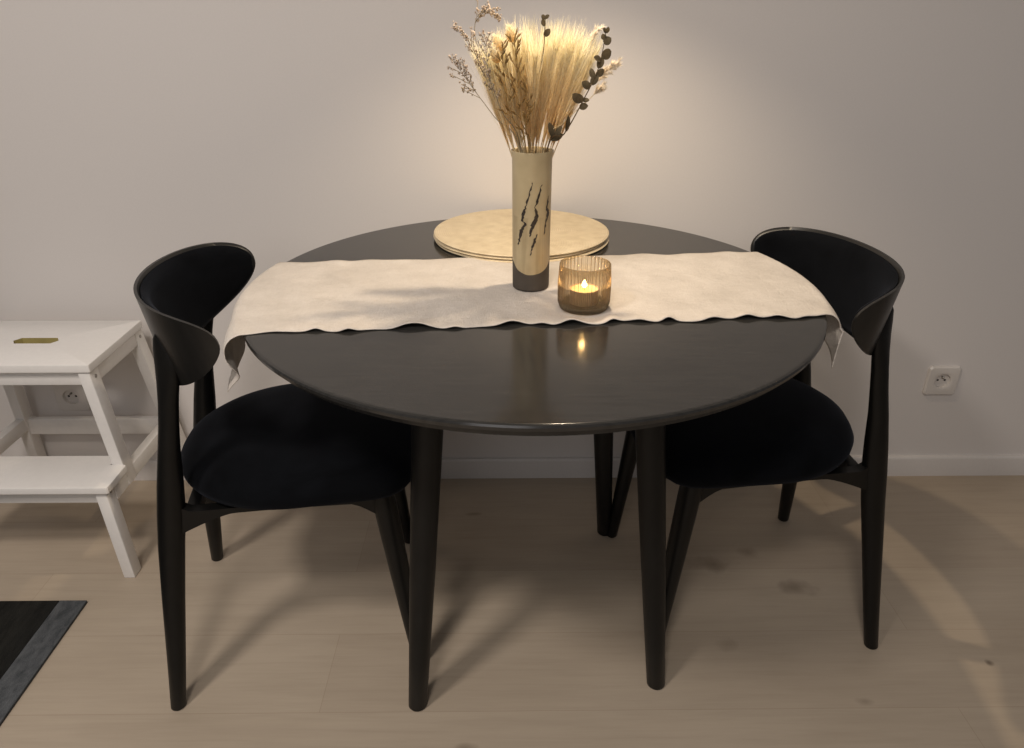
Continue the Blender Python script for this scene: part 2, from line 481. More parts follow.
# ------------------------------------------------------------------ chair
def make_chair():
    root = empty('dining_chair')
    X0 = -.2275
    # seat cushion
    bm = bmesh.new()
    def half(x):                      # half width of the cushion at x
        xb, xf = -.181, .262
        t = (x - xb) / (xf - xb)
        rear = max(1 - (1 - min(t / .50, 1)) ** 2.1, 0) ** .5
        front = (1 - max((t - .82) / .18, 0) ** 3.2) ** .5 if t < 1 else 0
        return .207 * rear * front
    NU, NV = 40, 32
    def outline(a):                   # superellipse-like plan by angle
        ca, sa = cos(a), sin(a)
        lo_, hi_ = 0, .4
        for _ in range(30):
            mid = (lo_ + hi_) / 2
            x, y = .0 + mid * ca, mid * sa
            ins = -.181 < x < .262 and abs(y) < half(x)
            if ins: lo_ = mid
            else: hi_ = mid
        return lo_
    NA = 72
    R_ = [outline(2 * pi * k / NA) for k in range(NA)]
    R_ = [(R_[k - 1] + 2 * R_[k] + R_[(k + 1) % NA]) / 4 for k in range(NA)]
    prof = [(0, .484), (.25, .483), (.5, .480), (.7, .475), (.83, .4675), (.92, .457), (.975, .443), (1.0, .434), (.995, .424), (.97, .415), (.93, .4095), (.85, .408), (.5, .408), (0, .408)]
    rings = []
    for s, z in prof:
        if s == 0: rings.append([bm.verts.new((0, 0, z))]); continue
        ring = []
        for k in range(NA):
            a = 2 * pi * k / NA
            x, y = R_[k] * s * cos(a), R_[k] * s * sin(a)
            ring.append(bm.verts.new((x, y, z)))
        rings.append(ring)
    for A, B in zip(rings[:-1], rings[1:]):
        for k in range(NA):
            k2 = (k + 1) % NA
            if len(A) == 1: bm.faces.new((A[0], B[k], B[k2]))
            elif len(B) == 1: bm.faces.new((A[k], B[0], A[k2]))
            else: bm.faces.new((A[k], B[k], B[k2], A[k2]))
    seat = mesh_obj('seat', bm, M_VELVET, root, sharp=80)
    # legs
    for s in (-1, 1):
        bm = bmesh.new()
        rear = [  # z, x, y, ra (x), rb (y)
            (0, X0, .209, .0115, .0115), (.003, X0, .209, .0135, .0135), (.10, X0 + .012, .1915, .0162, .0155), (.22, X0 + .0265, .171, .0195, .018), (.33, X0 + .041, .154, .0225, .0200),
            (.40, X0 + .054, .1525, .0235, .0205), (.46, X0 + .064, .152, .0215, .0185), (.52, X0 + .074, .1515, .0180, .0160), (.57, X0 + .083, .149, .0160, .0140), (.61, X0 + .090, .147, .0170, .0130),
            (.645, X0 + .096, .1455, .0210, .0120), (.675, X0 + .099, .1445, .0220, .0100), (.70, X0 + .099, .144, .0185, .0080), (.718, X0 + .097, .1435, .0110, .0055), (.727, X0 + .096, .143, .003, .002)]
        # the paddle at the top turns with the curve of the backrest
        pts, rad = [], []
        rings = []
        n = 20
        for z, x, y, ra, rb in rear:
            tw = -s * .55 * smoothstep(.56, .64, z)
            tw = -tw
            ax = Vector((cos(tw), sin(tw), 0)); bx_ = Vector((-sin(tw), cos(tw), 0))
            c = Vector((x, s * y, z))
            rings.append([bm.verts.new(c + ax * ra * cos(2 * pi * k / n) + bx_ * rb * sin(2 * pi * k / n)) for k in range(n)])
        for A, B in zip(rings[:-1], rings[1:]):
            for k in range(n):
                bm.faces.new((A[k], A[(k + 1) % n], B[(k + 1) % n], B[k]))
        bm.faces.new(rings[0][::-1]); bm.faces.new(rings[-1])
        mesh_obj('leg', bm, M_CHAIRWOOD, root, sharp=50)
    for s in (-1, 1):
        bm = bmesh.new()
        P = [(0, .0110), (.003, .0130), (.10, .0155), (.22, .0185), (.33, .0205), (.39, .0212), (.412, .0195)]
        sweep(bm, [(.2265 - .044 * z / .42, s * (.189 - .020 * z / .42), z) for z, r in P], [r for z, r in P], 20, axes=((1, 0, 0), (0, 1, 0)))
        mesh_obj('leg', bm, M_CHAIRWOOD, root, sharp=50)
    # side rails: arched aprons from rear leg to front leg, thin in the middle
    for s in (-1, 1):
        bm = bmesh.new()
        N = 28
        sec = []
        for i in range(N + 1):
            t = i / N
            x = (X0 + .048) + t * (.181 - X0 - .048)
            y = s * ((.153 + (.172 - .153) * t) - .004 * sin(pi * t))
            arch = (1 - min(t / .30, 1)) ** 1.3 * .043 + max((t - .86) / .14, 0) ** 1.3 * .034
            top = .4055 if t < .14 else .3985
            zt = .421 - .0165 * smoothstep(.03, .12, t)
            zb = .394 - arch
            w = .010
            sec.append([bm.verts.new((x, y + q * w, z)) for q, z in ((-1, zb), (1, zb), (1, zt), (-1, zt))])
        for A, B in zip(sec[:-1], sec[1:]):
            for k in range(4):
                bm.faces.new((A[k], A[(k + 1) % 4], B[(k + 1) % 4], B[k]))
        bm.faces.new(sec[0][::-1]); bm.faces.new(sec[-1])
        mesh_obj('side_rail', bm, M_CHAIRWOOD, root, sharp=30)
    for x, w in ((-.140, .150), (.178, .164)):
        bm = bmesh.new(); add_box(bm, (x - .011, -w, .378), (x + .011, w, .4045), .003)
        mesh_obj('cross_rail', bm, M_CHAIRWOOD, root)
    # backrest shell
    x0, a, b, nn = -.030, .150, .216, 2.0
    def plan(u):
        th = u * pi / 2
        c, s = cos(th), sin(th)
        return x0 - a * abs(c) ** (2 / nn), b * math.copysign(abs(s) ** (2 / nn), s)
    def zr(u):
        q = abs(u)
        zc = .672 + .052 * q ** 1.7
        ht = .106 * max(1 - q ** 1.7, 0) ** .5
        hb = .056 * max(1 - q ** 3.2, 0) ** .5
        return zc + ht, zc - hb
    def shell(uu, inset, off0, thick, nu=56, nv=12, puff=0):
        """a slab that follows the curved back; inset trims the outline, off0 shifts inward from the outer face"""
        bm = bmesh.new()
        # cosine spacing gathers rings at the tips
        us = [uu * sin(pi / 2 * (-1 + 2 * i / nu)) for i in range(nu + 1)]
        grid_o, grid_i = [], []
        for u in us:
            # invert the superellipse's tangent bunching for even spacing
            uq = u
            X, Y = plan(uq)
            X2, Y2 = plan(min(uq + .002, 1)); X1, Y1 = plan(max(uq - .002, -1))
            tx, ty = X2 - X1, Y2 - Y1
            l = math.hypot(tx, ty) or 1
            nx, ny = ty / l, -tx / l           # outward normal (away from the sitter)
            if nx * (X - .02) + ny * Y < 0: nx, ny = -nx, -ny
            zt, zb = zr(uq)
            zt -= inset; zb += inset
            if zt < zb: zt = zb = (zt + zb) / 2
            ro, ri = [], []
            for j in range(nv + 1):
                v = j / nv
                z = zb + (zt - zb) * v
                lean = (z - .770) * .15          # the bowl closes towards its lower edge
                edge = 1 - abs(2 * v - 1) ** 4
                edge_u = 1 - abs(u / uu) ** 10
                th_ = thick * (.45 + .55 * (edge * edge_u) ** .5) + puff * (edge * edge_u) ** .5
                bx, by = X + nx * lean, Y + ny * lean
                ro.append(bm.verts.new((bx - nx * off0, by - ny * off0, z)))
                ri.append(bm.verts.new((bx - nx * (off0 + th_), by - ny * (off0 + th_), z)))
            grid_o.append(ro); grid_i.append(ri)
        for g, flip in ((grid_o, 0), (grid_i, 1)):
            for i in range(nu):
                for j in range(nv):
                    q = (g[i][j], g[i + 1][j], g[i + 1][j + 1], g[i][j + 1])
                    bm.faces.new(q[::-1] if flip else q)
        for j in (0, nv):
            for i in range(nu):
                bm.faces.new((grid_o[i][j], grid_i[i][j], grid_i[i + 1][j], grid_o[i + 1][j]))
        for i in (0, nu):
            for j in range(nv):
                bm.faces.new((grid_o[i][j], grid_o[i][j + 1], grid_i[i][j + 1], grid_i[i][j]))
        bmesh.ops.dissolve_degenerate(bm, dist=1e-6, edges=bm.edges)
        return bm
    back = mesh_obj('backrest', shell(1.0, 0, 0, .0105), M_SHELL, root, sharp=60)
    tag(mesh_obj('backrest_pad', shell(.975, .0045, .0080, .004, puff=.010), M_VELVET, back, sharp=80), 'black velvet inner pad')
    return root

ch1 = make_chair()
ch1.location = (-.43, -.491, 0); ch1.rotation_euler = (0, 0, .175)
tag(ch1, 'black curved-back chair with velvet seat on the left side, beside the white stool', 'chair', 'black dining chairs at the round table')
ch2 = copy_tree(ch1)
ch2.location = (.505, -.417, 0); ch2.rotation_euler = (0, 0, 3.230)
tag(ch2, 'black curved-back chair with velvet seat on the right side, near the wall socket', 'chair', 'black dining chairs at the round table')

# ------------------------------------------------------------------ table runner
def runner():
    bm = bmesh.new()
    ang = radians(3.7)
    ca, sa = cos(ang), sin(ang)
    cx, cy = TX + .005, -.507
    half_w = .168
    NX, NY = 260, 64
    xs0, xs1 = -.568, .530
    rnd = random.Random(4)
    bumps = [(-.33 + .78 * k / 15 + rnd.uniform(-.022, .022), rnd.uniform(.010, .021), rnd.uniform(.002, .0065)) for k in range(16)]
    bumps_f = [(rnd.uniform(-.4, .4), rnd.uniform(.015, .035), rnd.uniform(.001, .003)) for _ in range(9)]
    z0 = TZ + .0012
    R = TR + .0015
    grid = []
    for i in range(NX + 1):
        sx = xs0 + (xs1 - xs0) * i / NX
        row = []
        for j in range(NY + 1):
            t = -1 + 2 * j / NY                       # -1 near edge, +1 far edge
            wv = half_w + .0028 * sin(sx * 37) + .002 * sin(sx * 83 + 1)
            ly = t * wv
            near = smoothstep(-.80, -1.0, t) if t < -.8 else 0
            far = smoothstep(.85, 1.0, t) if t > .85 else 0
            lift = 0
            for bx, bw, bh in bumps: lift += bh * math.exp(-((sx - bx) / bw) ** 2) * near
            for bx, bw, bh in bumps_f: lift += bh * math.exp(-((sx - bx) / bw) ** 2) * far
            ly += lift * (.7 if t < 0 else -.4)
            x = cx + sx * ca - ly * sa
            y = cy + sx * sa + ly * ca
            dx, dy = x - TX, y - TY
            lim = sqrt(max(R * R - dy * dy, 1e-6))
            over = abs(dx) - lim
            z = z0 + lift + .0006 * sin(sx * 60 + ly * 40) * (1 if over < 0 else 0)
            if over > 0:
                sg = 1 if dx > 0 else -1
                nearw = smoothstep(-.50, -1, t)
                rad = .012 + (.020 * nearw if sg < 0 else .010 * nearw)
                arc = rad * pi / 2
                if over < arc:
                    th = over / rad
                    ox, oz = rad * sin(th), -rad * (1 - cos(th))
                else:
                    d = over - arc
                    if sg < 0:
                        wav = .006 * sin(t * 7) * smoothstep(0, .05, d) * (1 - nearw)
                        ox = rad + wav + nearw * (-.013 * smoothstep(0, .035, d) + .036 * smoothstep(.035, .085, d))
                        oz = -rad - d
                        y += .022 * nearw * smoothstep(.0, .06, d) - .006 * nearw * sin(d * 55)
                    else:
                        wav = .006 * sin(t * 6 + 1.2) * smoothstep(0, .04, d) * (1 - nearw)
                        ox = rad + wav + .006 * nearw - .05 * d
                        curl = smoothstep(-.55, -1, t) * smoothstep(-.012, .050, d)
                        oz = -rad - d
                        ox -= .016 * curl; y -= .026 * curl
                dirx = dx / math.hypot(dx, dy); diry = dy / math.hypot(dx, dy)
                # slide off the rim along x, bulge out radially
                x = TX + sg * lim + dirx * ox
                y = y + diry * ox * .4
                z += oz
            row.append(bm.verts.new((x, y, z)))
        grid.append(row)
    for i in range(NX):
        for j in range(NY):
            bm.faces.new((grid[i][j], grid[i + 1][j], grid[i + 1][j + 1], grid[i][j + 1]))
    o = mesh_obj('table_runner', bm, M_LINEN, sharp=180)
    md = o.modifiers.new('thickness', 'SOLIDIFY'); md.thickness = .0012; md.offset = 1
    return tag(o, 'cream linen runner laid across the black table, ends hanging over the edge', 'table runner')
runner()

# ------------------------------------------------------------------ placemats
def make_mat(R, label, loc, h):
    bm = bmesh.new()
    lathe(bm, [(0, h), (R - .004, h), (R - .001, h - .0008), (R, h * .5), (R - .001, .0008), (R - .004, 0), (0, 0)], 128)
    o = mesh_obj('placemat', bm, M_MAT, sharp=60)
    o.location = loc
    return tag(o, label, 'placemat', 'round golden placemats stacked by the wall')
make_mat(.1815, 'golden round woven placemat at the bottom of the stack, lying on the table', (.0355, -.196, TZ + .0008), .0045)
make_mat(.1815, 'golden round woven placemat in the middle of the stack', (.0325, -.193, TZ + .0062), .0045)
make_mat(.1825, 'golden round woven placemat on top of the stack, its whole face showing', (.0345, -.1915, TZ + .0116), .0045)

# ------------------------------------------------------------------ vase
VX, VY, VZ = .0437, -.505, TZ + .0030
vase = tag(empty('vase', (VX, VY, VZ)), 'tall beige cylindrical stoneware vase with dark foot and black brush marks', 'vase')
H = .226
def vmod(a, r, z):
    f = 1 + .010 * cos(8 * a) * smoothstep(.0, .05, z) * (1 - .3 * z / H)
    if z > H - .012: f += .03 * cos(4 * a + .6) * smoothstep(H - .012, H, z)
    return r * f
bm = bmesh.new()
lathe(bm, [(0, .001), (.028, 0), (.0304, .001), (.0310, .004), (.0309, .05), (.0311, .12), (.0315, .19), (.0316, H - .01), (.0330, H - .002), (.0327, H), (.0305, H - .001), (.0295, H - .012), (.0285, .12), (.0270, .012), (0, .010)], 96, vmod)
mesh_obj('vase_body', bm, M_VASE, vase, sharp=60)
def vase_mark(poly):
    """poly of (u, z, w): u = sideways place in units of the radius, w = half width in m"""
    bm = bmesh.new()
    prev = None
    for u, z, w in poly:
        pr = []
        for s in (-1, 1):
            ph = math.asin(max(-.97, min(.97, u + s * w / .031)))
            r = vmod(-pi / 2 + ph, .0309 + .0006 * z / .2, z) + .0004
            pr.append(bm.verts.new((r * sin(ph), -r * cos(ph), z)))
        if prev: bm.faces.new((prev[0], prev[1], pr[1], pr[0]))
        prev = pr
    # close the inside so each mark is a thin raised ridge of glaze
    return mesh_obj('brush_mark', bm, M_MARK, vase, sharp=60)
def mark_from(pts, jit, seed):
    rnd = random.Random(seed)
    out = []
    for (u0, z0, w0), (u1, z1, w1) in zip(pts[:-1], pts[1:]):
        for i in range(5):
            t = i / 5
            out.append((u0 + (u1 - u0) * t + rnd.uniform(-jit, jit), z0 + (z1 - z0) * t, max(.0003, 1.35 * (w0 + (w1 - w0) * t) + rnd.uniform(-.0005, .0008))))
    out.append(pts[-1])
    return out
def zc(py): return .226 - (py - 40) / 534 * .226 + .0105          # crop row -> height on the vase
def uc(px): return (px - 416) / 71
vase_mark(mark_from([(uc(416), zc(170), .0002), (uc(404), zc(215), .0009), (uc(392), zc(262), .0006), (uc(386), zc(285), .0020), (uc(378), zc(315), .0010), (uc(392), zc(325), .0012), (uc(378), zc(352), .0018), (uc(372), zc(385), .0010), (uc(366), zc(412), .0002)], .03, 1))
vase_mark(mark_from([(uc(448), zc(180), .0002), (uc(436), zc(228), .0014), (uc(426), zc(262), .0005), (uc(434), zc(292), .0020), (uc(420), zc(325), .0024), (uc(412), zc(352), .0012), (uc(408), zc(375), .0003)], .04, 2))
vase_mark(mark_from([(uc(436), zc(365), .0004), (uc(424), zc(395), .0016), (uc(416), zc(420), .0009), (uc(410), zc(450), .0002)], .03, 3))
vase_mark(mark_from([(uc(476), zc(225), .0002), (uc(468), zc(265), .0010), (uc(474), zc(292), .0014), (uc(464), zc(330), .0007), (uc(460), zc(372), .0002)], .02, 4))

# ------------------------------------------------------------------ candle holder
CX, CY, CZ = .1245, -.603, TZ + .0030
ch = tag(empty('candle_holder', (CX, CY, CZ)), 'ribbed amber glass candle holder glowing on the cream runner', 'candle holder')
NR = 40
def rib(a, r, z):
    if r < .030: return r
    return r + .0021 * cos(NR * a) * smoothstep(.004, .012, z) * (1 - smoothstep(.067, .071, z))
bm = bmesh.new()
lathe(bm, [(0, .0), (.0365, 0), (.0384, .0012), (.0392, .004), (.0396, .011), (.0398, .04), (.0399, .0708), (.0392, .0722), (.0379, .0712), (.0373, .04), (.0368, .012), (.034, .0075), (0, .0070)], NR * 6, rib)
mesh_obj('glass_cup', bm, M_GLASS, ch, sharp=60)
tl = tag(empty('tealight', (CX, CY, CZ + .0072)), 'lit tealight burning inside the amber glass holder', 'candle')
bm = bmesh.new(); lathe(bm, [(0, 0), (.0215, 0), (.0222, .001), (.0226, .0235), (.0232, .0242), (.0219, .0242), (.0216, .001), (0, .001)], 48)
mesh_obj('tin_cup', bm, M_TINCUP, tl)
bm = bmesh.new(); lathe(bm, [(0, .001), (.0214, .001), (.0214, .0228), (.017, .0215), (.004, .0210), (0, .0213)], 48)
mesh_obj('wax', bm, M_WAX, tl)
bm = bmesh.new(); sweep(bm, [(0, 0, .0205), (.0003, 0, .0255), (.001, 0, .0285)], .0006, 8)
mesh_obj('wick', bm, M_DARKHOLE, tl)
bm = bmesh.new(); lathe(bm, [(0, .0245), (.0022, .0252), (.0040, .0272), (.0044, .0290), (.0036, .0315), (.0022, .0345), (.0008, .0375), (0, .0390)], 20)
mesh_obj('flame', bm, M_FLAME, tl)

# ------------------------------------------------------------------ dried bouquet (each stem its own thing)
TOPZ = VZ + H
def bez(p0, p1, p2, n):
    p0, p1, p2 = Vector(p0), Vector(p1), Vector(p2)
    return [p0 * (1 - t) ** 2 + p1 * 2 * t * (1 - t) + p2 * t * t for t in [i / n for i in range(n + 1)]]
def ribbon(bm, pts, w, side):
    """thin blade of three-sided section"""
    side = Vector(side)
    prev = None
    n = len(pts)
    for i, p in enumerate(pts):
        t = (pts[min(i + 1, n - 1)] - pts[max(i - 1, 0)]).normalized()
        a = t.cross(side); a = a.normalized() if a.length > 1e-5 else Vector((1, 0, 0))
        ww = w * (1 - .8 * i / (n - 1))
        cur = (bm.verts.new(p + a * ww), bm.verts.new(p - a * ww))
        if prev: bm.faces.new((prev[0], prev[1], cur[1], cur[0]))
        prev = cur
def plume_mesh(seed, Ln, spread):
    """upright feather-grass plume with its foot at the origin: stem + long fine hairs"""
    r = random.Random(seed)
    bs_ = bmesh.new(); sweep(bs_, bez((0, 0, 0), (.002, 0, Ln * .4), (0, 0, Ln * .72), 6), [.0011, .0010, .0009, .0008, .0007, .0006, .0004], 6)
    bh = bmesh.new()
    for k in range(290):
        z0 = Ln * (.48 + .38 * r.random() ** .85)
        a = r.uniform(0, 2 * pi)
        ln = Ln * r.uniform(.16, .34)
        end_z = min(z0 + ln, Ln * r.uniform(.93, 1.03))
        sp = spread * r.uniform(.3, 1) * (end_z - z0 + .02) / (.3 * Ln)
        p0 = Vector((0, 0, z0)); p2 = Vector((cos(a) * sp, sin(a) * sp, end_z))
        p1 = Vector((cos(a) * sp * .35, sin(a) * sp * .35, z0 + (end_z - z0) * .55))
        ribbon(bh, bez(p0, p1, p2, 4), r.uniform(.00035, .00065), (cos(r.uniform(0, 6.3)), sin(r.uniform(0, 6.3)), .1))
    return bs_, bh
def aim(o, foot, tip):
    """place a thing built along +z so that it runs from foot towards tip"""
    foot, tip = Vector(foot), Vector(tip)
    o.location = foot
    o.rotation_mode = 'QUATERNION'
    o.rotation_quaternion = (tip - foot).to_track_quat('Z', 'Y')
protos = []
def new_plume(seed, Ln, spread, matp=M_PLUME, name='feather_grass_plume'):
    root = empty(name)
    s, h = plume_mesh(seed, Ln, spread)
    mesh_obj('stem', s, M_STEM, root); mesh_obj('plume', h, matp, root, sharp=180)
    return root
PL = .335
FOOT0 = TOPZ - .150
NP = 24
rnd = random.Random(8)
base_pl = [new_plume(20 + i, PL, .017) for i in range(4)]
for o in base_pl: protos.append(o)
for k in range(NP):
    o = base_pl[k] if k < 4 else copy_tree(base_pl[k % 4])
    q = (k + .5) / NP
    tx = -.040 + .178 * q + rnd.uniform(-.006, .006)
    ty = rnd.uniform(-.055, .055) * (1 - .5 * abs(2 * q - 1))
    tz = 1.156 - .035 * (2 * q - 1.05) ** 2 + rnd.uniform(-.012, .004)
    # cross the mouth at a place that follows the fan
    mx = (q - .5) * .026; my = ty * .20
    mouth = Vector((VX + mx, VY + my, TOPZ))
    tip = Vector((VX + (tx - .044), VY + ty, tz))
    d = (tip - mouth).normalized()
    foot = mouth - d * (PL - (tip - mouth).length)
    # the foot must stay inside the vase
    f2 = Vector((foot.x - VX, foot.y - VY, 0))
    if f2.length > .020:
        f2 = f2.normalized() * .020; foot.x, foot.y = VX + f2.x, VY + f2.y
    foot.z = max(foot.z, VZ + .014)
    aim(o, foot, tip)
    tag(o, 'cream feather-grass plume in the dense fan standing in the vase', 'dried grass', 'feather-grass plumes in the vase')

def place_pt(x, z, dy=0): return Vector((.053 + (x - .05) * .91, VY + dy, TOPZ + (z - .971) * (.94 + .22 * (x - .05)) - .002))
def sprig(name, label, cat, group, path, nbr, rnd, flower, stem_mat, flower_mat, part, stem_r=.0009, start=.45, blen=(.015, .03)):
    """bent sprig along a path with side twigs carrying many tiny florets"""
    foot = Vector(path[0])
    root = empty(name, foot)
    P = [Vector(p) - foot for p in path]
    # smooth the path
    pts = []
    for i in range(len(P) - 1):
        a, b_ = P[max(i - 1, 0)], P[i]; c_, d = P[i + 1], P[min(i + 2, len(P) - 1)]
        for k in range(8):
            t = k / 8
            pts.append(.5 * ((2 * b_) + (-a + c_) * t + (2 * a - 5 * b_ + 4 * c_ - d) * t * t + (-a + 3 * b_ - 3 * c_ + d) * t ** 3))
    pts.append(P[-1])
    bs_ = bmesh.new(); bf = bmesh.new()
    n = len(pts)
    sweep(bs_, pts, [stem_r * (1 - .6 * i / n) for i in range(n)], 6)
    for k in range(nbr):
        i = int(n * (start + (1 - start) * k / nbr))
        p = pts[i]; t = (pts[min(i + 1, n - 1)] - pts[i - 1]).normalized()
        a = rnd.uniform(0, 2 * pi)
        side = t.cross(Vector((cos(a), sin(a), .3))).normalized()
        ln = rnd.uniform(*blen) * (1.1 - .6 * k / nbr)
        tw = bez(p, p + t * ln * .6 + side * ln * .3, p + t * ln + side * ln * .55, 4)
        sweep(bs_, tw, [stem_r * .5] * 5, 4)
        flower(bf, tw, rnd)
    flower(bf, pts[-6:], rnd)
    mesh_obj('stem', bs_, stem_mat, root); mesh_obj(part, bf, flower_mat, root, sharp=180)
    return tag(root, label, cat, group)
def floret(bm, tw, r):
    for k in range(9):
        p = tw[r.randrange(1, len(tw))] + Vector((r.uniform(-1, 1), r.uniform(-1, 1), r.uniform(-1, 1))) * .0028
        s = r.uniform(.0009, .0019)
        m = Matrix.Translation(p) @ Matrix.Rotation(r.uniform(0, 6), 4, 'X') @ Matrix.Diagonal((s, s * .8, s * 1.5, 1))
        bmesh.ops.create_icosphere(bm, subdivisions=1, radius=1, matrix=m)
def fluff(bm, tw, r):
    for k in range(60):
        i = r.randrange(0, len(tw) - 1)
        p = tw[i].lerp(tw[i + 1], r.random()); t = (tw[-1] - tw[0]).normalized()
        d = (t * r.uniform(.6, 1) + Vector((r.uniform(-1, 1), r.uniform(-1, 1), r.uniform(-1, 1))) * .5).normalized()
        l = r.uniform(.004, .009)
        ribbon(bm, [p, p + d * l * .5, p + d * l], .0006, (r.uniform(-1, 1), r.uniform(-1, 1), .2))
def oat(bm, tw, r):
    t = (tw[-1] - tw[-2]).normalized()
    for k in range(3):
        p = tw[-1 - k]
        d = (t + Vector((r.uniform(-1, 1), r.uniform(-1, 1), r.uniform(-.3, .6))) * .5).normalized()
        sweep(bm, [p, p + d * .002, p + d * .005, p + d * .009], [.0002, .0011, .0012, .0001], 6)
rn = random.Random(3)
F = lambda dx, dy: (VX + dx, VY + dy, VZ + .02)
M_ = lambda dx, dy: (VX + dx, VY + dy, TOPZ + .002)
G = 'dried flower sprigs in the vase'
sprig('sea_lavender_sprig', 'pale sea-lavender sprig reaching lowest and farthest left out of the vase', 'dried flower', G,
      [F(.012, -.008), M_(-.020, -.010), place_pt(-.024, 1.028, -.02), place_pt(-.060, 1.075, -.025), place_pt(-.086, 1.112, -.03)], 13, rn, floret, M_STATSTEM, M_STATICE, 'florets', start=.66)
sprig('sea_lavender_sprig', 'pale sea-lavender sprig pointing up at the upper left, above the lowest sprig', 'dried flower', G,
      [F(.010, -.004), M_(-.018, -.004), place_pt(-.020, 1.05, -.02), place_pt(-.050, 1.115, -.015), place_pt(-.073, 1.158, -.02)], 14, rn, floret, M_STATSTEM, M_STATICE, 'florets', start=.58)
sprig('sea_lavender_sprig', 'tallest pale sprig at the left, its tip bending over to the right', 'dried flower', G,
      [F(.012, .006), M_(-.015, .002), place_pt(-.016, 1.05, .01), place_pt(-.052, 1.135, .01), place_pt(-.055, 1.168, .01), place_pt(-.044, 1.184, .01), place_pt(-.026, 1.183, .01)], 12, rn, floret, M_STATSTEM, M_STATICE, 'florets', start=.66)
sprig('sea_lavender_sprig', 'pale sea-lavender sprig in front of the left edge of the plumes', 'dried flower', G,
      [F(.008, -.010), M_(-.017, -.014), place_pt(-.012, 1.04, -.045), place_pt(-.033, 1.10, -.06), place_pt(-.036, 1.15, -.055)], 13, rn, floret, M_STATSTEM, M_STATICE, 'florets', start=.55)
sprig('oat_stalk', 'brown dry oat stalk standing in front of the plumes, left of the middle', 'dried grass', 'brown oat stalks in the vase',
      [F(.006, -.008), M_(-.010, -.016), place_pt(.006, 1.03, -.05), place_pt(-.006, 1.08, -.065), place_pt(-.012, 1.125, -.07)], 18, rn, oat, M_OAT, M_OAT, 'oat_grains', start=.5, blen=(.012, .024))
sprig('oat_stalk', 'brown dry oat stalk with the tallest dark tip, in front of the plumes', 'dried grass', 'brown oat stalks in the vase',
      [F(.006, -.008), M_(-.006, -.018), place_pt(.018, 1.03, -.055), place_pt(.012, 1.09, -.068), place_pt(.008, 1.143, -.07)], 18, rn, oat, M_OAT, M_OAT, 'oat_grains', start=.5, blen=(.012, .024))
sprig('oat_stalk', 'short brown oat stalk low in the front of the bouquet, just above the vase', 'dried grass', 'brown oat stalks in the vase',
      [F(.004, -.010), M_(-.004, -.021), place_pt(.026, 1.01, -.055), place_pt(.030, 1.05, -.068), place_pt(.024, 1.080, -.072)], 16, rn, oat, M_OAT, M_OAT, 'oat_grains', start=.45, blen=(.010, .020))
sprig('white_grass_sprig', 'white fluffy sprig pointing far out to the right of the bouquet', 'dried flower', G,
      [F(-.010, -.004), M_(.019, -.008), place_pt(.105, 1.04, -.02), place_pt(.138, 1.08, -.025), place_pt(.172, 1.102, -.03)], 12, rn, fluff, M_STEM, M_WHITEP, 'fluff', start=.72, blen=(.008, .016))
sprig('white_grass_sprig', 'small white fluffy sprig at the lower right beside the dark leaves', 'dried flower', G,
      [F(-.010, -.006), M_(.018, -.012), place_pt(.090, 1.02, -.03), place_pt(.125, 1.05, -.035), place_pt(.148, 1.072, -.04)], 7, rn, fluff, M_STEM, M_WHITEP, 'fluff', start=.85, blen=(.005, .010))
sprig('white_grass_sprig', 'white fluffy sprig at the upper right edge of the plumes', 'dried flower', G,
      [F(-.010, .004), M_(.016, .004), place_pt(.085, 1.05, .0), place_pt(.118, 1.11, .0), place_pt(.142, 1.150, -.005)], 14, rn, fluff, M_STEM, M_WHITEP, 'fluff', start=.62, blen=(.010, .018))

def bunny(label, path, seed, ln=.022, rad=.0075):
    """soft oval grass head on a thin stem"""
    r = random.Random(seed); foot = Vector(path[0]); root = empty('bunny_tail_stalk', foot)
    P = [Vector(p) - foot for p in path]
    bs_ = bmesh.new(); sweep(bs_, [P[0], P[1], P[1].lerp(P[2], .5), P[2]], [.0008] * 4, 6)
    mesh_obj('stem', bs_, M_STEM, root)
    bf = bmesh.new(); t = (P[2] - P[1]).normalized()
    a = t.cross(Vector((0, 1, 0))).normalized(); b_ = t.cross(a)
    sweep(bf, [P[2] + t * ln * q for q in (0, .12, .35, .6, .82, 1)], [.001, rad * .55, rad * .8, rad * .72, rad * .42, .0008], 12)
    for k in range(260):
        q = r.random(); ang = r.uniform(0, 2 * pi); rr_ = rad * .78 * max(sin(pi * min(.1 + q * .86, 1)), .1) ** .6
        o = a * cos(ang) + b_ * sin(ang)
        p = P[2] + t * ln * q + o * rr_ * .9
        d = (o * .7 + t * 1.0).normalized() * r.uniform(.004, .0075)
        ribbon(bf, [p, p + d * .5, p + d], .00035, (r.uniform(-1, 1), r.uniform(-1, 1), .2))
    mesh_obj('seed_head', bf, M_PLUME, root, sharp=180)
    return tag(root, label, 'dried grass', 'bunny-tail grass heads in the vase')
bunny('soft cream bunny-tail head highest at the upper left of the plumes', [F(.006, -.004), M_(-.010, -.010), place_pt(.004, 1.140, -.05)], 1)
bunny('soft cream bunny-tail head left of the oat stalks, second from the top', [F(.006, -.006), M_(-.012, -.010), place_pt(-.014, 1.128, -.045)], 2)
bunny('cream bunny-tail head lowest at the left edge of the plumes', [F(.006, -.008), M_(-.014, -.012), place_pt(-.018, 1.112, -.055)], 3)
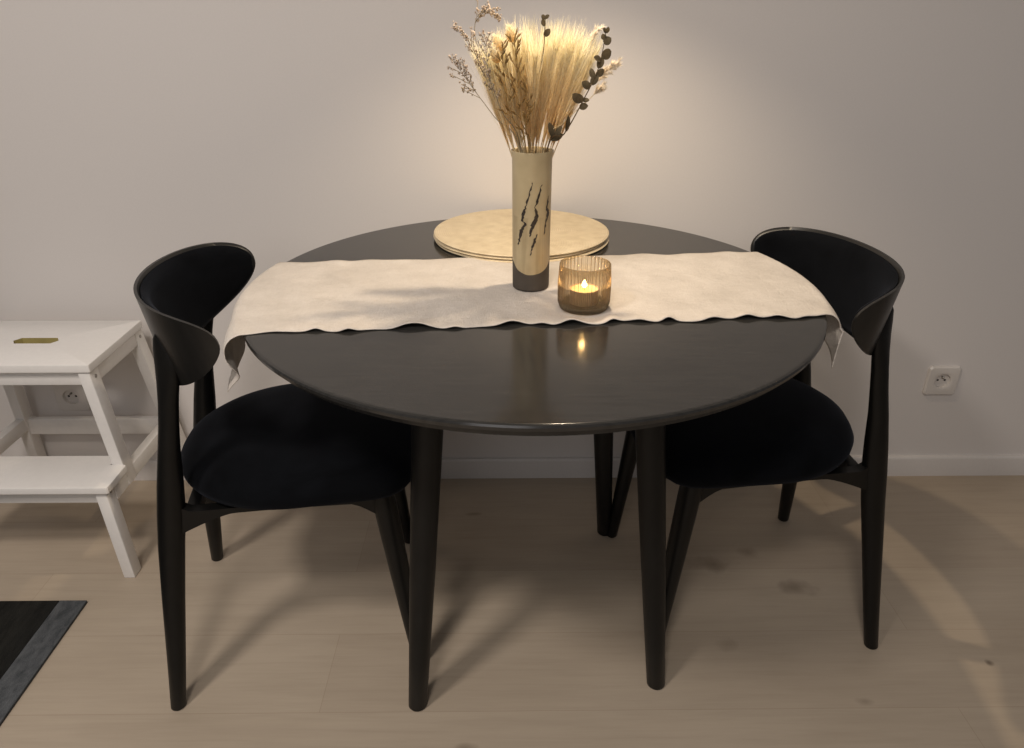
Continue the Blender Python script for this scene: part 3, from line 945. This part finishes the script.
def leaf(bm, p, d, up, ln, wd):
    """small rounded leaf with a folded midrib"""
    d = d.normalized(); s = d.cross(up); s = s.normalized() if s.length > 1e-4 else Vector((1, 0, 0)); n = s.cross(d)
    rows = []
    N = 7
    for i in range(N + 1):
        t = i / N
        w = wd * max(sin(pi * min(.08 + t * .92, 1)) ** .6, .02) * (1 if t < 1 else 0.05)
        c = p + d * ln * t + n * (-.10 * ln * t * t)
        rows.append([bm.verts.new(c - s * w + n * w * .25), bm.verts.new(c), bm.verts.new(c + s * w + n * w * .25)])
    for A, B in zip(rows[:-1], rows[1:]):
        for k in range(2): bm.faces.new((A[k], A[k + 1], B[k + 1], B[k]))
def eucalyptus(label, path, leaves, seed):
    r = random.Random(seed)
    foot = Vector(path[0]); root = empty('eucalyptus_sprig', foot)
    P = [Vector(p) - foot for p in path]
    pts = []
    for i in range(len(P) - 1):
        a, b_ = P[max(i - 1, 0)], P[i]; c_, d = P[i + 1], P[min(i + 2, len(P) - 1)]
        for k in range(10):
            t = k / 10
            pts.append(.5 * ((2 * b_) + (-a + c_) * t + (2 * a - 5 * b_ + 4 * c_ - d) * t * t + (-a + 3 * b_ - 3 * c_ + d) * t ** 3))
    pts.append(P[-1])
    bs_ = bmesh.new(); n = len(pts)
    sweep(bs_, pts, [.0013 * (1 - .6 * i / n) for i in range(n)], 7)
    mesh_obj('stem', bs_, M_EUCSTEM, root)
    for (t, sx, sz, ln, wd) in leaves:
        i = min(n - 1, int(t * (n - 1)))
        bm = bmesh.new()
        leaf(bm, pts[i], Vector((sx, r.uniform(-.6, .3), sz)), Vector((r.uniform(-1.1, 1.1), -1, r.uniform(-.4, .9))), ln * .92, wd * .80)
        o = mesh_obj('leaf', bm, M_EUC, root, sharp=180)
    return tag(root, label, 'dried plant', 'dark eucalyptus sprigs in the vase')
eucalyptus('dark eucalyptus sprig climbing the right edge of the bouquet', [F(-.010, -.010), M_(.022, -.018), place_pt(.090, 1.005, -.045), place_pt(.118, 1.055, -.055), place_pt(.140, 1.10, -.055), place_pt(.150, 1.150, -.05)],
           [(.245, .9, .4, .022, .008), (.27, -.2, 1, .024, .0075), (.30, .5, .9, .020, .006), (.42, .2, 1, .025, .0062), (.56, 1, .25, .014, .0065), (.60, -1, .5, .020, .0105), (.60, .9, .1, .010, .005),
            (.68, -1, .7, .017, .007), (.70, .6, .9, .017, .007), (.74, -.5, 1, .016, .006), (.76, 1, .5, .016, .007), (.80, .4, 1, .018, .0065), (.84, -1, .5, .013, .006), (.87, 1, .4, .018, .0095), (.93, .9, .7, .013, .0075), (.945, -.5, .9, .010, .005), (.99, .4, 1, .010, .0045), (.99, -.6, 1, .009, .004)], 5)
eucalyptus('dark eucalyptus sprig rising above the middle of the plumes', [F(.0, .008), M_(.006, .006), place_pt(.048, 1.06, .02), place_pt(.054, 1.125, -.035), place_pt(.055, 1.170, -.055)],
           [(.86, .8, 1, .013, .0055), (.93, -.5, 1, .011, .005), (1.0, -.8, .7, .008, .004), (1.0, .8, .8, .008, .004)], 9)

# ------------------------------------------------------------------ step stool
def make_stool():
    root = tag(empty('step_stool', (-1.067, -.2, 0)), 'white wooden two-step stool with a hand slot, against the wall', 'step stool')
    hw, yb, yf = .184, .156, -.096                     # top board, local coordinates
    # top board with the hand slot cut out: bevelled ring of two outlines
    bm = bmesh.new()
    t, zt = .020, .50
    slot = [(-.051, -.0), (-.041, .0155), (.041, .0155), (.051, .0), (.041, -.0155), (-.041, -.0155)]
    sc_ = (0.0, .034)
    outer = []
    def rr(w0, w1, y0, y1, r, n=6):
        pts = []
        for cx_, cy_, a0 in ((w1 - r, y1 - r, 0), (w0 + r, y1 - r, pi / 2), (w0 + r, y0 + r, pi), (w1 - r, y0 + r, 1.5 * pi)):
            for i in range(n + 1):
                a = a0 + pi / 2 * i / n
                pts.append((cx_ + r * cos(a), cy_ + r * sin(a)))
        return pts
    def ring_edges(pts, z): 
        vs = [bm.verts.new((x, y, z)) for x, y in pts]
        return vs, [bm.edges.new((vs[i], vs[(i + 1) % len(vs)])) for i in range(len(vs))]
    def board(x0, x1, y0, y1, zt, t, hole=None, shape=None):
        lay = []
        if shape: rr_ = shape
        else: rr_ = rr
        for z, ins in ((zt, .0025), (zt - .0008, .0008), (zt - .003, 0), (zt - t + .003, 0), (zt - t, .0025)):
            lay.append([bm.verts.new((x, y, z)) for x, y in rr_(x0 + ins, x1 - ins, y0 + ins, y1 - ins, .003)])
        for A, B in zip(lay[:-1], lay[1:]):
            m_ = len(A)
            for k in range(m_): bm.faces.new((A[k], B[k], B[(k + 1) % m_], A[(k + 1) % m_]))
        def loop(vs):
            es = []
            for i in range(len(vs)):
                a, b_ = vs[i], vs[(i + 1) % len(vs)]
                es.append(bm.edges.get((a, b_)) or bm.edges.new((a, b_)))
            return es
        if not hole:
            bm.faces.new(lay[0]); bm.faces.new(lay[-1][::-1])
            return
        hv = []
        for z in (zt, zt - t): hv.append([bm.verts.new((sc_[0] + x, sc_[1] + y, z)) for x, y in hole])
        bmesh.ops.triangle_fill(bm, edges=loop(lay[0]) + loop(hv[0]), use_beauty=True)
        bmesh.ops.triangle_fill(bm, edges=loop(lay[-1]) + loop(hv[1]), use_beauty=True)
        for k in range(len(hole)):
            f = bm.faces.new((hv[0][k], hv[0][(k + 1) % len(hole)], hv[1][(k + 1) % len(hole)], hv[1][k]))
            f.material_index = 1
    board(-hw, hw, yf, yb, zt, t, slot)
    mesh_obj('top_board', bm, [M_STOOL, M_SLOTWOOD], root, sharp=35)
    def notched(x0, x1, y0, y1, r):
        nx, ny = .036, .038                # corners cut out round the upper legs
        return [(x1 - r, y0), (x1, y0 + r), (x1, y1 - ny - r), (x1 - r, y1 - ny), (x1 - nx, y1 - ny), (x1 - nx, y1), (x0 + nx, y1), (x0 + nx, y1 - ny), (x0 + r, y1 - ny), (x0, y1 - ny - r), (x0, y0 + r), (x0 + r, y0)]
    bm = bmesh.new(); board(-.206, .206, -.188, -.058, .250, .018, None, notched)
    mesh_obj('step_board', bm, M_STOOL, root, sharp=35)
    for s in (-1, 1):
        # rear leg, top to floor
        bm = bmesh.new(); add_bar(bm, (s * .206, .190, 0), (s * .166, .138, .4795), .026, .036)
        mesh_obj('leg', bm, M_STOOL, root)
        # upper front leg from the top board down to the side rail
        bm = bmesh.new(); add_bar(bm, (s * .190, -.080, .195), (s * .166, -.074, .4795), .026, .036)
        mesh_obj('upper_leg', bm, M_STOOL, root)
        # step leg down to the floor at the front
        bm = bmesh.new(); add_bar(bm, (s * .198, -.174, 0), (s * .182, -.162, .2315), .026, .034)
        mesh_obj('leg', bm, M_STOOL, root)
        # side rails
        bm = bmesh.new(); add_box(bm, (s * .188 - .011, -.150, .192), (s * .188 + .011, .165, .2280), .003)
        mesh_obj('side_rail', bm, M_STOOL, root)
        bm = bmesh.new(); add_box(bm, (s * .168 - .010, -.060, .446), (s * .168 + .010, .125, .4795), .003)
        mesh_obj('side_rail', bm, M_STOOL, root)
        for (x, y, z) in ((s * .1800, -.074, .464), (s * .1800, .139, .464), (s * .1955, -.162, .224)):
            bm = bmesh.new(); sweep(bm, [(x - s * .003, y, z), (x + s * .0012, y, z)], .0042, 14)
            mesh_obj('screw', bm, M_METAL, root)
    bm = bmesh.new(); add_box(bm, (-.156, -.082, .445), (.156, -.066, .4795), .003)
    mesh_obj('front_rail', bm, M_STOOL, root)
    bm = bmesh.new(); add_box(bm, (-.174, -.168, .196), (.174, -.152, .2315), .003)
    mesh_obj('front_rail', bm, M_STOOL, root)
    bm = bmesh.new(); add_box(bm, (-.180, .158, .176), (.180, .176, .222), .003)
    mesh_obj('back_rail', bm, M_STOOL, root)
make_stool()

# ------------------------------------------------------------------ wall sockets
def make_socket(loc, label):
    root = tag(empty('wall_socket', loc), label, 'wall socket', 'white wall sockets')
    bm = bmesh.new()
    S = .0415
    # plate: bevelled square ring around a round well, built as a lathe-to-square loft
    N = 48
    def sq(a, h):
        c, s = cos(a), sin(a); k = h / max(abs(c), abs(s)); return c * k, s * k
    rings = []
    for kind, r, y in (('s', S, 0), ('s', S, -.006), ('s', S - .003, -.0095), ('s', .0275, -.0105), ('c', .0225, -.0105), ('c', .0205, -.0095), ('c', .0195, .0)):
        ring = []
        for k in range(N):
            a = 2 * pi * (k + .5) / N
            x, z = sq(a, r) if kind == 's' else (r * cos(a), r * sin(a))
            ring.append(bm.verts.new((x, y, z)))
        rings.append(ring)
    for A, B in zip(rings[:-1], rings[1:]):
        for k in range(N): bm.faces.new((A[k], A[(k + 1) % N], B[(k + 1) % N], B[k]))
    mesh_obj('plate', bm, M_PLASTIC, root, sharp=30)
    bm = bmesh.new()
    vs = [bm.verts.new((.0198 * cos(2 * pi * k / 32), -.0012, .0198 * sin(2 * pi * k / 32))) for k in range(32)]
    v2 = [bm.verts.new((.0198 * cos(2 * pi * k / 32), -.0002, .0198 * sin(2 * pi * k / 32))) for k in range(32)]
    bm.faces.new(vs); bm.faces.new(v2[::-1])
    for k in range(32): bm.faces.new((vs[k], v2[k], v2[(k + 1) % 32], vs[(k + 1) % 32]))
    well = mesh_obj('well', bm, M_PLASTIC, root, sharp=30)
    for s in (-1, 1):
        bm = bmesh.new(); sweep(bm, [(s * .0095, -.0008, 0), (s * .0095, -.0016, 0)], .003, 14)
        mesh_obj('pin_hole', bm, M_DARKHOLE, well)
    bm = bmesh.new(); sweep(bm, [(0, -.0008, .009), (0, -.009, .009), (0, -.0105, .009)], [.0026, .0024, .001], 12)
    mesh_obj('earth_pin', bm, M_METAL, well)
make_socket((1.152, .012, .298), 'white square wall socket low on the right, beside the right chair')
make_socket((-1.143, .012, .262), 'white wall socket half hidden behind the white step stool')

# ------------------------------------------------------------------ light
def area(name, loc, target, size, power, col, shape='DISK'):
    d = bpy.data.lights.new(name, 'AREA'); d.shape = shape; d.size = size; d.energy = power; d.color = col
    o = bpy.data.objects.new(name, d); C.objects.link(o); o.location = loc
    o.rotation_euler = (Vector(target) - Vector(loc)).to_track_quat('-Z', 'Y').to_euler()
    return o
area('ceiling_lamp', (-1.05, -1.70, 2.45), (-1.05, -1.65, 0), .34, 27, (1.0, .91, .83))
area('ceiling_lamp', (-.28, -2.15, 2.45), (-.28, -2.1, 0), .34, 19, (1.0, .91, .83))
area('room_glow', (-.6, -3.6, 2.2), (0, -.4, .6), 1.8, 17, (1.0, .96, .95))
sp = bpy.data.lights.new('pendant_lamp', 'SPOT')
sp.energy = 20; sp.color = (1.0, .81, .58); sp.spot_size = radians(112); sp.spot_blend = .75; sp.shadow_soft_size = .014
po = bpy.data.objects.new('pendant_lamp', sp); C.objects.link(po); po.location = (.145, -.42, 1.50); po.rotation_euler = (0, 0, 0)
pt = bpy.data.lights.new('candle_light', 'POINT'); pt.energy = .075; pt.color = (1, .62, .26); pt.shadow_soft_size = .004
pp = bpy.data.objects.new('candle_light', pt); C.objects.link(pp); pp.location = (CX, CY, CZ + .060)

w = bpy.data.worlds.new('room_ambience'); SC.world = w; w.use_nodes = True
w.node_tree.nodes['Background'].inputs['Color'].default_value = (1.0, .96, .95, 1)
w.node_tree.nodes['Background'].inputs['Strength'].default_value = .11

# ------------------------------------------------------------------ camera
cd = bpy.data.cameras.new('camera'); cam = bpy.data.objects.new('camera', cd); C.objects.link(cam)
cd.sensor_fit = 'HORIZONTAL'; cd.sensor_width = 36.0; cd.lens = 722.3 / 1024 * 36
cd.clip_start = .02
cam.location = (0, -1.679, 1.167)
cam.rotation_euler = (pi / 2 - .464, 0, -.010)
SC.camera = cam
SC.view_settings.view_transform = 'Standard'
SC.view_settings.look = 'None'
SC.view_settings.exposure = 0
SC.cycles.max_bounces = 10
SC.cycles.transparent_max_bounces = 24
SC.cycles.use_denoising = True
